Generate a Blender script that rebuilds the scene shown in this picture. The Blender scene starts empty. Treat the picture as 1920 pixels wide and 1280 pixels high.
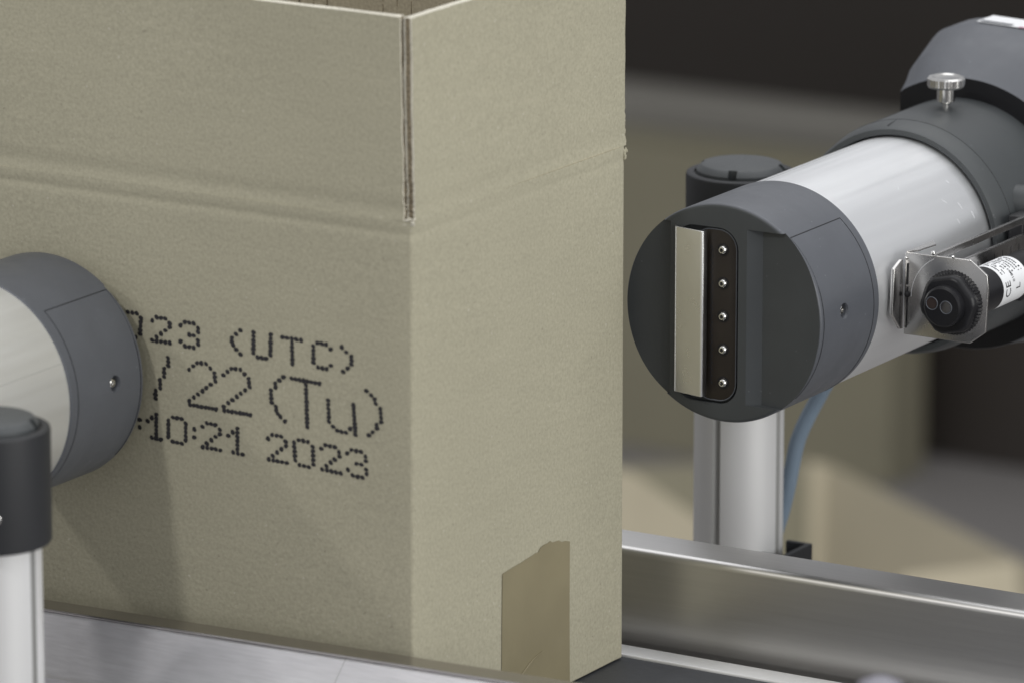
import bpy, bmesh, math, random
from mathutils import Vector, Matrix
random.seed(7)
PI = math.pi
sc = bpy.context.scene

# ------------------------------------------------------------------ camera
A, P, FPX, Z0 = math.radians(31.3), math.radians(14.1), 11500.0, 2.3
CR = Vector((math.cos(A), math.sin(A), 0))
CF = Vector((-math.sin(A)*math.cos(P), math.cos(A)*math.cos(P), -math.sin(P)))
CU = Vector((-math.sin(A)*math.sin(P), math.cos(A)*math.sin(P), math.cos(P)))
CAM = -(CF*Z0 + CR*(777-960)/FPX*Z0 + CU*(640-1426)/FPX*Z0)
cd = bpy.data.cameras.new('camera')
cam = bpy.data.objects.new('camera', cd)
sc.collection.objects.link(cam)
m = Matrix((CR, CU, -CF)).transposed().to_4x4()
m.translation = CAM
cam.matrix_world = m
cd.sensor_width = 36
cd.lens = 36*FPX/1920
cd.clip_start = 0.05
cd.clip_end = 100
cd.dof.use_dof = True
cd.dof.focus_distance = 2.40
cd.dof.aperture_fstop = (cd.lens/1000)/0.0185
sc.camera = cam

def aim(loc, target):
    return (Vector(target)-Vector(loc)).to_track_quat('-Z', 'Y').to_euler()

# ------------------------------------------------------------------ world and lamps
w = bpy.data.worlds.new('World'); sc.world = w; w.use_nodes = True
bg = w.node_tree.nodes['Background']
bg.inputs[0].default_value = (0.96, 0.97, 1.0, 1)
bg.inputs[1].default_value = 0.47

def area(name, loc, target, sx, sy, power, col=(1, 1, 1)):
    l = bpy.data.lights.new(name, 'AREA'); l.shape = 'RECTANGLE'; l.size = sx; l.size_y = sy
    l.energy = power; l.color = col
    o = bpy.data.objects.new(name, l); sc.collection.objects.link(o)
    o.location = loc; o.rotation_euler = aim(loc, target)
    return o
area('ceiling_lamp_over_line', (0.2, 0.9, 2.6), (0.0, 0.2, 0), 4.4, 2.6, 52, (0.98, 0.99, 1.0))
area('hall_lamp_side', (2.5, -0.35, 0.75), (0, 0.08, 0.12), 1.5, 1.5, 37, (1.0, 0.995, 0.96))
area('hall_lamp_front', (-0.35, -1.7, 1.8), (-0.1, 0, 0.1), 0.13, 0.13, 13, (1.0, 0.99, 0.97))
area('hall_lamp_left', (-1.8, -1.3, 1.7), (-0.1, 0, 0.1), 0.13, 0.13, 10, (1.0, 0.98, 0.95))
area('background_fill', (-0.3, 2.3, 2.6), (0.0, 3.6, -0.6), 1.6, 0.8, 8, (1.0, 0.97, 0.92))  # unseen fill added to set the brightness of the background

sc.view_settings.view_transform = 'Standard'
sc.view_settings.look = 'None'
sc.view_settings.gamma = 1
sc.view_settings.exposure = 0
sc.view_settings.use_curve_mapping = False
sc.render.engine = 'CYCLES'
sc.cycles.use_denoising = True
sc.cycles.max_bounces = 8

# ------------------------------------------------------------------ helpers
def ray(x, y):
    return CF + CR*((x-960)/FPX) + CU*((640-y)/FPX)
def onplane(x, y, ax, val):            # where the line of sight meets a plane of the scene
    v = ray(x, y); return CAM + v*((val-CAM[ax])/v[ax])
def atdepth(x, y, z):
    return CAM + ray(x, y)*z

def nn(nt, t, **k):
    n = nt.nodes.new(t)
    for a, b in k.items():
        setattr(n, a, b)
    return n
def mat(name, col, rough=0.5, metal=0.0, noise=0.0, nscale=40, bump=0.0, bscale=400, bdist=0.0004, stretch=None,
        rough_noise=0.0, spec=0.5, speck=None, aniso=0.0):
    m = bpy.data.materials.new(name); m.use_nodes = True
    nt = m.node_tree; b = nt.nodes['Principled BSDF']
    b.inputs['Base Color'].default_value = (*col, 1)
    b.inputs['Roughness'].default_value = rough
    b.inputs['Metallic'].default_value = metal
    b.inputs['Specular IOR Level'].default_value = spec
    tc = nn(nt, 'ShaderNodeTexCoord')
    mp = nn(nt, 'ShaderNodeMapping')
    if stretch: mp.inputs['Scale'].default_value = stretch
    nt.links.new(tc.outputs['Object'], mp.inputs[0])
    def N(scale, det=4):
        t = nn(nt, 'ShaderNodeTexNoise'); t.inputs['Scale'].default_value = scale; t.inputs['Detail'].default_value = det
        nt.links.new(mp.outputs[0], t.inputs[0]); return t
    cur = None
    if noise:
        t = N(nscale)
        r = nn(nt, 'ShaderNodeMapRange'); r.inputs[1].default_value = 0.3; r.inputs[2].default_value = 0.7
        r.inputs[3].default_value = 1-noise; r.inputs[4].default_value = 1+noise
        nt.links.new(t.outputs[0], r.inputs[0])
        v = nn(nt, 'ShaderNodeVectorMath', operation='SCALE'); v.inputs[0].default_value = col
        nt.links.new(r.outputs[0], v.inputs['Scale']); cur = v.outputs[0]
    if speck:                           # fine flecks (scale, threshold, colour)
        t = N(speck[0], 2)
        r = nn(nt, 'ShaderNodeMapRange'); r.inputs[1].default_value = speck[1]; r.inputs[2].default_value = speck[1]+0.05
        nt.links.new(t.outputs[0], r.inputs[0])
        mx = nn(nt, 'ShaderNodeMix', data_type='RGBA')
        nt.links.new(r.outputs[0], mx.inputs[0])
        if cur: nt.links.new(cur, mx.inputs[6])
        else: mx.inputs[6].default_value = (*col, 1)
        mx.inputs[7].default_value = (*speck[2], 1); cur = mx.outputs[2]
    if cur: nt.links.new(cur, b.inputs['Base Color'])
    if rough_noise:
        t = N(nscale*1.7)
        r = nn(nt, 'ShaderNodeMapRange'); r.inputs[1].default_value = 0.3; r.inputs[2].default_value = 0.7
        r.inputs[3].default_value = rough-rough_noise; r.inputs[4].default_value = rough+rough_noise
        nt.links.new(t.outputs[0], r.inputs[0]); nt.links.new(r.outputs[0], b.inputs['Roughness'])
    if bump:
        t = N(bscale, 3)
        bp = nn(nt, 'ShaderNodeBump'); bp.inputs['Strength'].default_value = bump; bp.inputs['Distance'].default_value = bdist
        nt.links.new(t.outputs[0], bp.inputs['Height']); nt.links.new(bp.outputs[0], b.inputs['Normal'])
    return m

def kraft(name, col, fib=0.05):
    """paper board: mottling, fibres, flecks and a rough skin"""
    m = bpy.data.materials.new(name); m.use_nodes = True
    nt = m.node_tree; b = nt.nodes['Principled BSDF']; b.inputs['Roughness'].default_value = 0.88
    b.inputs['Specular IOR Level'].default_value = 0.25
    tc = nn(nt, 'ShaderNodeTexCoord')
    def N(scale, det, st=(1, 1, 1)):
        mp = nn(nt, 'ShaderNodeMapping'); mp.inputs['Scale'].default_value = st
        nt.links.new(tc.outputs['Object'], mp.inputs[0])
        t = nn(nt, 'ShaderNodeTexNoise'); t.inputs['Scale'].default_value = scale; t.inputs['Detail'].default_value = det
        nt.links.new(mp.outputs[0], t.inputs[0]); return t.outputs[0]
    def R(src, lo, hi, a, bb):
        r = nn(nt, 'ShaderNodeMapRange'); r.inputs[1].default_value = lo; r.inputs[2].default_value = hi
        r.inputs[3].default_value = a; r.inputs[4].default_value = bb
        nt.links.new(src, r.inputs[0]); return r.outputs[0]
    def M(a, bb):
        x = nn(nt, 'ShaderNodeMath', operation='MULTIPLY'); nt.links.new(a, x.inputs[0]); nt.links.new(bb, x.inputs[1]); return x.outputs[0]
    big = R(N(14, 3), 0.3, 0.7, 0.97, 1.03)
    streak = R(N(75, 4, (0.35, 0.35, 2.6)), 0.3, 0.7, 1-fib*0.4, 1+fib*0.4)
    fine = R(N(780, 4), 0.3, 0.7, 1-fib*2.0, 1+fib*2.0)
    fac = M(M(big, streak), fine)
    v = nn(nt, 'ShaderNodeVectorMath', operation='SCALE'); v.inputs[0].default_value = col
    nt.links.new(fac, v.inputs['Scale'])
    dark = R(N(520, 1), 0.735, 0.78, 0, 0.38)
    mx = nn(nt, 'ShaderNodeMix', data_type='RGBA'); nt.links.new(dark, mx.inputs[0]); nt.links.new(v.outputs[0], mx.inputs[6])
    mx.inputs[7].default_value = (col[0]*0.45, col[1]*0.45, col[2]*0.45, 1)
    lt = R(N(480, 1, (1, 1, 1)), 0.745, 0.77, 0, 0.4)
    m2 = nn(nt, 'ShaderNodeMix', data_type='RGBA'); nt.links.new(lt, m2.inputs[0]); nt.links.new(mx.outputs[2], m2.inputs[6])
    m2.inputs[7].default_value = (0.60, 0.57, 0.48, 1)
    nt.links.new(m2.outputs[2], b.inputs['Base Color'])
    bp = nn(nt, 'ShaderNodeBump'); bp.inputs['Strength'].default_value = 0.36; bp.inputs['Distance'].default_value = 0.0004
    add = nn(nt, 'ShaderNodeMath', operation='ADD')
    nt.links.new(N(620, 4), add.inputs[0])
    w2 = R(N(260, 3, (1, 1, 1.2)), 0, 1, 0, 1.1); nt.links.new(w2, add.inputs[1])
    nt.links.new(add.outputs[0], bp.inputs['Height']); nt.links.new(bp.outputs[0], b.inputs['Normal'])
    return m

M = {}
M['kraft'] = kraft('kraft_board', (0.402, 0.378, 0.283))
M['kraft_in'] = kraft('kraft_inner', (0.36, 0.32, 0.235), 0.07)
M['kraft_edge'] = mat('board_cut_edge', (0.62, 0.59, 0.50), 0.95, noise=0.2, nscale=700, bump=0.5, bscale=900)
M['kraft_core'] = mat('board_corrugated_core', (0.20, 0.165, 0.11), 0.95, noise=0.5, nscale=900, bump=0.9, bscale=700, bdist=0.001)
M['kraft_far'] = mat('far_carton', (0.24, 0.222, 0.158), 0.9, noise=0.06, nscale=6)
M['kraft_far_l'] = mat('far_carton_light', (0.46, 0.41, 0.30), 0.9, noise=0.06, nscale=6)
M['tape'] = mat('brown_tape', (0.255, 0.222, 0.138), 0.45, spec=0.3, noise=0.08, nscale=30, bump=0.25, bscale=140, bdist=0.0004, rough_noise=0.08)
M['ink'] = mat('black_ink', (0.022, 0.021, 0.024), 0.7, noise=0.3, nscale=500)
M['plastic'] = mat('grey_plastic', (0.088, 0.094, 0.108), 0.46, bump=0.12, bscale=1600, bdist=0.0002, noise=0.05, nscale=60, rough_noise=0.07, speck=(520, 0.735, (0.19, 0.20, 0.22)))
M['plastic_shaded'] = mat('grey_plastic_shaded', (0.055, 0.060, 0.064), 0.48, spec=0.38, bump=0.1, bscale=1600, bdist=0.0002, noise=0.06, nscale=50, speck=(420, 0.745, (0.14, 0.145, 0.15)))  # same cap plastic, darkened to put shade into the face colour
M['plastic_dark'] = mat('charcoal_plastic', (0.022, 0.023, 0.026), 0.52, spec=0.32, bump=0.15, bscale=1400, bdist=0.0002, noise=0.06, nscale=50)
M['plastic_mid'] = mat('holder_grey_plastic', (0.050, 0.055, 0.058), 0.5, bump=0.25, bscale=1500, bdist=0.0003, noise=0.05, nscale=60, speck=(480, 0.75, (0.2, 0.21, 0.22)))
M['black'] = mat('black_plastic', (0.010, 0.010, 0.012), 0.40, spec=0.35, noise=0.1, nscale=80)
M['seam'] = mat('seam_shadow_gap', (0.012, 0.012, 0.014), 0.7)
M['nozzle'] = mat('nozzle_black', (0.024, 0.019, 0.015), 0.45, spec=0.3, noise=0.15, nscale=60)
M['alu'] = mat('satin_aluminium', (0.86, 0.87, 0.885), 0.36, 0.80, noise=0.028, nscale=160, stretch=(1, 0.03, 1), rough_noise=0.04, bump=0.04, bscale=500, bdist=0.0001)
M['alu_post'] = mat('anodised_profile', (0.72, 0.72, 0.725), 0.45, 0.30, noise=0.03, nscale=90, stretch=(1, 1, 0.02), rough_noise=0.03)
M['groove'] = mat('profile_groove', (0.34, 0.34, 0.335), 0.5, 0.2)
M['steel'] = mat('brushed_stainless', (0.62, 0.61, 0.60), 0.36, 1.0, noise=0.03, nscale=700, stretch=(0.008, 1, 1), rough_noise=0.02, bump=0.03, bscale=1500, bdist=0.0001)
M['steel_guide'] = mat('satin_stainless_guide', (0.78, 0.77, 0.80), 0.42, 0.85, noise=0.06, nscale=900, stretch=(0.10, 1, 1), rough_noise=0.03, bump=0.10, bscale=1300, bdist=0.0001)
M['lip'] = mat('polished_lip', (0.46, 0.44, 0.43), 0.24, 1.0, noise=0.04, nscale=500, stretch=(0.05, 1, 1), rough_noise=0.03)
M['bracket'] = mat('bracket_sheet', (0.52, 0.51, 0.50), 0.26, 1.0, noise=0.03, nscale=60, rough_noise=0.05)
M['plate'] = mat('deflector_steel', (0.66, 0.655, 0.64), 0.30, 1.0, noise=0.02, nscale=50, rough_noise=0.04)
M['chrome'] = mat('nickel', (0.75, 0.74, 0.72), 0.16, 1.0, noise=0.03, nscale=200, rough_noise=0.05)
M['white'] = mat('white_label', (0.80, 0.81, 0.83), 0.45)
M['print'] = mat('label_print', (0.03, 0.03, 0.035), 0.6)
M['pink'] = mat('label_pink', (0.45, 0.16, 0.25), 0.5)
M['lens'] = mat('dark_lens', (0.03, 0.028, 0.03), 0.06, spec=0.8)
M['lens_red'] = mat('brown_lens', (0.042, 0.030, 0.026), 0.08, spec=0.6)
M['cable'] = mat('blue_cable', (0.19, 0.25, 0.32), 0.38, noise=0.05, nscale=60)
M['belt'] = mat('conveyor_belt', (0.045, 0.048, 0.056), 0.55, noise=0.1, nscale=300, bump=0.2, bscale=900)
M['floor'] = mat('floor_grey', (0.20, 0.19, 0.185), 0.5, noise=0.06, nscale=2)
M['wall'] = mat('wall_dark', (0.038, 0.032, 0.027), 0.8, noise=0.08, nscale=1.5)
M['beam'] = mat('beam_grey', (0.22, 0.21, 0.185), 0.6, noise=0.05, nscale=4)
M['machine'] = mat('machine_dark', (0.035, 0.029, 0.025), 0.5, noise=0.1, nscale=3)
M['knob'] = mat('lilac_grey_paint', (0.20, 0.195, 0.23), 0.4, noise=0.03)

def obj(name, bm, material, parent=None, smooth=False, bevel=0, seg=2, label=None, kind=None, loc=None):
    me = bpy.data.meshes.new(name); bmesh.ops.recalc_face_normals(bm, faces=bm.faces[:])
    bm.to_mesh(me); bm.free()
    mats = material if isinstance(material, (list, tuple)) else [material]
    for x in mats: me.materials.append(x)
    o = bpy.data.objects.new(name, me); sc.collection.objects.link(o)
    if parent: o.parent = parent
    if smooth:
        for f in me.polygons: f.use_smooth = True
        md = o.modifiers.new('split', 'EDGE_SPLIT'); md.split_angle = math.radians(35)
    if bevel:
        md = o.modifiers.new('bevel', 'BEVEL'); md.width = bevel; md.segments = seg; md.limit_method = 'ANGLE'
        md.angle_limit = math.radians(30); md.harden_normals = False
        for f in me.polygons: f.use_smooth = True
        md = o.modifiers.new('split', 'EDGE_SPLIT'); md.split_angle = math.radians(50)
    if label: o['label'] = label
    if kind: o['kind'] = kind
    if loc: o.location = loc
    return o
def thing(name, label, cat, loc=(0, 0, 0), rotz=0, group=None):
    o = bpy.data.objects.new(name, None); sc.collection.objects.link(o)
    o.empty_display_size = 0.02
    o.location = loc; o.rotation_euler = (0, 0, rotz); o['label'] = label; o['category'] = cat
    if group: o['group'] = group
    return o
def tag(o, label, cat, group=None):
    o['label'] = label; o['category'] = cat
    if group: o['group'] = group
    return o
def box(bm, x0, x1, y0, y1, z0, z1, mi=0):
    v = [bm.verts.new((x, y, z)) for z in (z0, z1) for x, y in ((x0, y0), (x1, y0), (x1, y1), (x0, y1))]
    fs = []
    for q in ((3, 2, 1, 0), (4, 5, 6, 7), (0, 1, 5, 4), (1, 2, 6, 5), (2, 3, 7, 6), (3, 0, 4, 7)):
        f = bm.faces.new([v[i] for i in q]); f.material_index = mi; fs.append(f)
    return fs
def bx(*a):
    bm = bmesh.new(); box(bm, *a); return bm
def lathe(prof, n=128, axis='Y', bm=None, c=(0, 0, 0)):
    """prof: (t along axis, radius); closed on itself where radius is 0"""
    bm = bm or bmesh.new(); rings = []
    for t, r in prof:
        def pt(a, r=r, t=t):
            u, v = r*math.cos(a), r*math.sin(a)
            p = (u, t, v) if axis == 'Y' else ((u, v, t) if axis == 'Z' else (t, u, v))
            return (p[0]+c[0], p[1]+c[1], p[2]+c[2])
        rings.append([bm.verts.new(pt(0))] if r < 1e-7 else [bm.verts.new(pt(2*PI*i/n)) for i in range(n)])
    for a, b in zip(rings, rings[1:]):
        for i in range(n):
            j = (i+1) % n
            if len(a) == 1 and len(b) == 1: break
            if len(a) == 1: bm.faces.new((a[0], b[i], b[j]))
            elif len(b) == 1: bm.faces.new((a[i], b[0], a[j]))
            else: bm.faces.new((a[i], b[i], b[j], a[j]))
    return bm
def tube(pts, r, n=12, bm=None, caps=True):
    bm = bm or bmesh.new(); pts = [Vector(p) for p in pts]; rings = []
    up = Vector((0.123, 0.31, 0.94)).normalized()
    for i, p in enumerate(pts):
        d = (pts[min(i+1, len(pts)-1)]-pts[max(i-1, 0)]).normalized()
        s = d.cross(up).normalized(); t = s.cross(d)
        rr = r[i] if isinstance(r, (list, tuple)) else r
        rings.append([bm.verts.new(p+(s*math.cos(2*PI*k/n)+t*math.sin(2*PI*k/n))*rr) for k in range(n)])
    for a, b in zip(rings, rings[1:]):
        for k in range(n): bm.faces.new((a[k], a[(k+1) % n], b[(k+1) % n], b[k]))
    if caps:
        bm.faces.new(rings[0]); bm.faces.new(rings[-1])
    return bm
def prism(pts, ax, a0, a1, bm=None, mi=0):
    """2-D outline in the other two axes, extruded along ax"""
    bm = bm or bmesh.new()
    def P3(p, a):
        q = list(p); q.insert(ax, a); return q
    lo = [bm.verts.new(P3(p, a0)) for p in pts]; hi = [bm.verts.new(P3(p, a1)) for p in pts]
    fs = [bm.faces.new(lo), bm.faces.new(hi)]
    for i in range(len(pts)):
        j = (i+1) % len(pts); fs.append(bm.faces.new((lo[i], lo[j], hi[j], hi[i])))
    for f in fs: f.material_index = mi
    return bm
def apply_boolean(o, cutters):
    for c in cutters:
        md = o.modifiers.new('cut', 'BOOLEAN'); md.operation = 'DIFFERENCE'; md.object = c; md.solver = 'EXACT'
        try: md.material_mode = 'INDEX'
        except Exception: pass
    bpy.context.view_layer.update()
    dg = bpy.context.evaluated_depsgraph_get()
    me = bpy.data.meshes.new_from_object(o.evaluated_get(dg))
    o.modifiers.clear(); o.data = me
    for c in cutters: bpy.data.objects.remove(c)
    return o
def rrect(u0, u1, w0, w1, rad, n=8, corners=(1, 1, 1, 1)):
    """rounded rectangle outline; corners: LL, LR, UR, UL"""
    out = []
    cs = [(u0+rad, w0+rad, PI), (u1-rad, w0+rad, 1.5*PI), (u1-rad, w1-rad, 0), (u0+rad, w1-rad, 0.5*PI)]
    sq = [(u0, w0), (u1, w0), (u1, w1), (u0, w1)]
    for k, (cx, cz, a) in enumerate(cs):
        if corners[k]: out += [(cx+rad*math.cos(a+0.5*PI*i/n), cz+rad*math.sin(a+0.5*PI*i/n)) for i in range(n+1)]
        else: out.append(sq[k])
    return out
def copy_tree(o, parent=None):
    c = o.copy(); sc.collection.objects.link(c)
    if parent: c.parent = parent
    for ch in list(o.children): copy_tree(ch, c)
    return c

# ------------------------------------------------------------------ setting
f_bm = bmesh.new()
vs = [f_bm.verts.new(p) for p in ((-12, -8, -0.85), (12, -8, -0.85), (12, 14, -0.85), (-12, 14, -0.85))]
f_bm.faces.new(vs)
obj('floor', f_bm, M['floor'], kind='structure')
wl = obj('back_wall', bx(-9, 6, 4.3, 4.4, -0.849, 0.25), M['wall'], kind='structure')

# ------------------------------------------------------------------ conveyor
conv = thing('conveyor', 'stainless conveyor with two side rails and dark belt under the carton', 'conveyor', (0, 0.08, 0))
def in_conv(o):
    o.matrix_parent_inverse = Matrix.Translation((0, -0.08, 0)); return o
def sweep(prof, p0, p1, name, m, smooth=True):
    """section (offset across, height) swept from p0 to p1 (both on the ground plane)"""
    p0, p1 = Vector(p0), Vector(p1); d = (p1-p0).normalized(); s = Vector((-d.y, d.x, 0))
    bm = bmesh.new()
    a = [bm.verts.new(p0+s*o+Vector((0, 0, h))) for o, h in prof]; b = [bm.verts.new(p1+s*o+Vector((0, 0, h))) for o, h in prof]
    bm.faces.new(a); bm.faces.new(b)
    for i in range(len(prof)):
        j = (i+1) % len(prof); bm.faces.new((a[i], a[j], b[j], b[i]))
    return in_conv(obj(name, bm, m, conv, smooth=smooth))
# far rail: upright face towards the carton, flat top with a rolled front edge
yf = 0.1708; zt = 0.0372
rr = 0.0032
arc = [(yf+rr-rr*math.sin(a), zt-rr+rr*math.cos(a)) for a in [0.5*PI*k/8 for k in range(9)]]
prof = [(yf+0.0225, zt)] + arc + [(yf, -0.001), (yf+0.003, -0.001), (yf+0.003, -0.05), (yf+0.0225, -0.05)]
sweep(prof, (-1.2, -0.004, 0), (1.6, 0.030-0.004, 0), 'side_rail', M['steel'])
# ledge between rail and belt
in_conv(obj('belt_ledge', bx(-1.2, 1.6, 0.1580, 0.1700, -0.010, 0.0004), M['alu_post'], conv, bevel=0.0008))
in_conv(obj('belt', bx(-1.2, 1.6, 0.001, 0.1575, -0.012, -0.0006), M['belt'], conv))
# near guide: flat top, turned-down sloping front
ga = onplane(72, 1121, 2, 0.043); gb = onplane(777, 1231, 2, 0.043)
gd = (gb-ga).normalized(); g0 = Vector((ga.x, ga.y, 0))-Vector((gd.x, gd.y, 0))*0.9; g1 = Vector((gb.x, gb.y, 0))+Vector((gd.x, gd.y, 0))*1.2
prof = [(0, 0.0418), (0, -0.02), (-0.034, -0.02), (-0.034, 0.024), (-0.0305, 0.0250), (-0.0118, 0.0412), (-0.0108, 0.0418)]
sweep(prof, g0, g1, 'side_rail', M['steel_guide'])
prof = [(0, 0.0430), (0, 0.0421), (-0.0106, 0.0421), (-0.0108, 0.0426), (-0.0104, 0.0430)]
sweep(prof, g0, g1, 'guide_lip', M['lip'])
gn = Vector((-gd.y, gd.x, 0)); gc = Vector((ga.x, ga.y, 0)) + Vector((gd.x, gd.y, 0))*0.1415
jp = [gc+gn*o_+Vector((0, 0, h_)) for o_, h_ in ((-0.0100, 0.0425), (-0.0118, 0.0413), (-0.020, 0.0343), (-0.0303, 0.0253))]
in_conv(obj('guide_joint', tube(jp, 0.00014, 6), M['groove'], conv))
# frame under the belt and legs
in_conv(obj('conveyor_frame', bx(-1.1, 1.5, 0.03, 0.13, -0.09, -0.013), M['machine'], conv))
for lx in (-1.0, 1.4):
    for ly in (0.0, 0.15):
        in_conv(obj('leg', bx(lx-0.02, lx+0.02, ly-0.02, ly+0.02, -0.849, -0.0905 if ly == 0.0 else -0.0905), M['steel'], conv))
    in_conv(obj('cross_beam', bx(lx-0.02, lx+0.02, -0.02, 0.17, -0.09, -0.052), M['steel'], conv))

# ------------------------------------------------------------------ the carton
W, L, T = 0.155, 0.32, 0.0034
carton = thing('cardboard_carton', 'tall open kraft carton with printed date riding on the conveyor', 'carton', (-L/2, W/2, 0))
def in_carton(o):
    o.matrix_parent_inverse = Matrix.Translation((L/2, -W/2, 0)); return o
ZC = 0.2065
# offset of the skin (inwards positive) along the height, with the scored fold line
def fold(z, k=1.0):
    d = 0.0
    for c, wd, a in ((ZC+0.0046, 0.0032, 0.00042), (ZC-0.0046, 0.0016, 0.00036), (ZC+0.0002, 0.0016, -0.00014)):
        d += a*math.exp(-((z-c)/wd)**2)
    return d*k*(0.6 if k < 0.9 else 1.15)
def outline(off, rad=0.0016):
    pts = []
    r = max(rad-off, 0.0004)
    for cx, cy, a0 in ((-off-r, off+r, -0.5*PI), (-off-r, W-off-r, 0), (-L+off+r, W-off-r, 0.5*PI), (-L+off+r, off+r, PI)):
        for k in range(7): pts.append((cx+r*math.cos(a0+0.5*PI*k/6), cy+r*math.sin(a0+0.5*PI*k/6)))
    # subdivide long sides
    out = []
    for i, p in enumerate(pts):
        q = pts[(i+1) % len(pts)]; out.append(p)
        d = math.hypot(q[0]-p[0], q[1]-p[1])
        if d > 0.05:
            n = 40
            out += [(p[0]+(q[0]-p[0])*k/n, p[1]+(q[1]-p[1])*k/n) for k in range(1, n)]
    return out
def wav(x, y, z):                       # the board is never quite flat
    return 0.00022*math.sin(x*31+z*17+1)+0.00018*math.sin(y*43+z*23)+0.00012*math.sin(z*61+x*13)
bm = bmesh.new()
zs = [0, 0.0006, 0.002]+[0.01*k for k in range(1, 20)]+[0.192+0.0006*k for k in range(0, 26)]
zs = [z for z in zs if z <= ZC+0.0004]+[ZC+0.0006]
rings = []
base_o = outline(0)
for z in zs:
    ring = []
    d0 = 0.0006 if z == 0 else 0.0
    o_ = outline(d0)
    for (x, y) in o_:
        nx = (1 if x > -0.002 else (-1 if x < -L+0.002 else 0)); ny = (-1 if y < 0.002 else (1 if y > W-0.002 else 0))
        n = Vector((nx, ny, 0)); n = n.normalized() if n.length else n
        d = fold(z, 1.0 if ny == -1 else 0.75)
        wv = wav(x, y, z) if (abs(nx)+abs(ny)) == 1 else 0
        ring.append(bm.verts.new((x-n.x*(d+wv), y-n.y*(d+wv), z)))
    rings.append(ring)
for a, b in zip(rings, rings[1:]):
    for i in range(len(a)):
        j = (i+1) % len(a); bm.faces.new((a[i], a[j], b[j], b[i]))
inner = outline(T)
it = [bm.verts.new((x, y, zs[-1])) for x, y in inner]; ib = [bm.verts.new((x, y, T)) for x, y in inner]
for i in range(len(it)):
    j = (i+1) % len(it)
    f = bm.faces.new((rings[-1][i], rings[-1][j], it[j], it[i])); f.material_index = 1
    f = bm.faces.new((it[i], it[j], ib[j], ib[i])); f.material_index = 1
bm.faces.new(ib); bm.faces.new(rings[0][::-1])
in_carton(obj('carton_body', bm, [M['kraft'], M['kraft_in']], carton, smooth=True))

def flap(name, p_lo, p_hi, ins, ztop, lean, k, wob=0.0007, xy='x', label=None):
    """a flap over a wall: runs along x or y between p_lo..p_hi; ins = -1/+1 outward normal; cut edges pale, core dark"""
    bm = bmesh.new()
    zz = [ZC+0.0006+0.0007*i for i in range(22)]; z = zz[-1]
    while z < ztop-0.006: z += 0.005; zz.append(z)
    zz.append(ztop)
    N = 36
    def P(s, z, depth):                 # depth from the outer skin inwards
        h = (z-ZC)
        off = fold(z, k) + lean*h + depth + 0.0003*math.sin(s*37+z*21) + 0.0002*math.sin(z*57+s*11)
        return s, off, z
    def emit(s, off, z):
        if xy == 'x': return (s, off if ins < 0 else W-off, z)
        return (-off if ins > 0 else -L+off, s, z)
    grid = {}
    for dep in (0, 1):
        for iz, z in enumerate(zz):
            t = (z-ZC)/(ztop-ZC)
            lo = p_lo(t) + random.uniform(-1, 1)*wob*0.5; hi = p_hi(t) + random.uniform(-1, 1)*wob*0.5
            for i in range(N+1):
                s = lo+(hi-lo)*i/N
                grid[dep, iz, i] = bm.verts.new(emit(*P(s, z + (random.uniform(-1, 1)*0.00012 if iz == len(zz)-1 else 0), dep*T)))
    nz = len(zz)-1
    for iz in range(nz):
        for i in range(N):
            bm.faces.new((grid[0, iz, i], grid[0, iz, i+1], grid[0, iz+1, i+1], grid[0, iz+1, i]))
            f = bm.faces.new((grid[1, iz, i], grid[1, iz, i+1], grid[1, iz+1, i+1], grid[1, iz+1, i])); f.material_index = 1
        for i in (0, N):                # cut edges, seen in the corner slot: liner, core, liner
            a = [grid[0, iz, i], grid[0, iz+1, i]]; b = [grid[1, iz, i], grid[1, iz+1, i]]
            c1 = [bm.verts.new(a[q].co.lerp(b[q].co, 0.20)) for q in (0, 1)]; c2 = [bm.verts.new(a[q].co.lerp(b[q].co, 0.80)) for q in (0, 1)]
            f = bm.faces.new((a[0], a[1], c1[1], c1[0])); f.material_index = 2
            f = bm.faces.new((c1[0], c1[1], c2[1], c2[0])); f.material_index = 3
            f = bm.faces.new((c2[0], c2[1], b[1], b[0])); f.material_index = 2
    for i in range(N):
        f = bm.faces.new((grid[0, nz, i], grid[0, nz, i+1], grid[1, nz, i+1], grid[1, nz, i])); f.material_index = 2
        bm.faces.new((grid[0, 0, i], grid[0, 0, i+1], grid[1, 0, i+1], grid[1, 0, i]))
    return in_carton(obj(name, bm, [M['kraft'], M['kraft_in'], M['kraft_edge'], M['kraft_core']], carton, smooth=True))
flap('flap', lambda t: -L+0.004, lambda t: -0.0034-0.0016*t, -1, 0.2832, 0.0, 1.0, xy='x')
flap('flap', lambda t: 0.0016-0.0005*t, lambda t: W-0.0006+0.0006*t+0.0016*(1-t)**8, 1, 0.2828, 0.010, 0.8, xy='y')
flap('flap', lambda t: -L+0.004, lambda t: -0.006, 1, 0.2832, 0.0, 1.0, xy='x')
flap('flap', lambda t: 0.006, lambda t: W-0.006, -1, 0.2832, 0.0, 1.0, xy='y')
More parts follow.
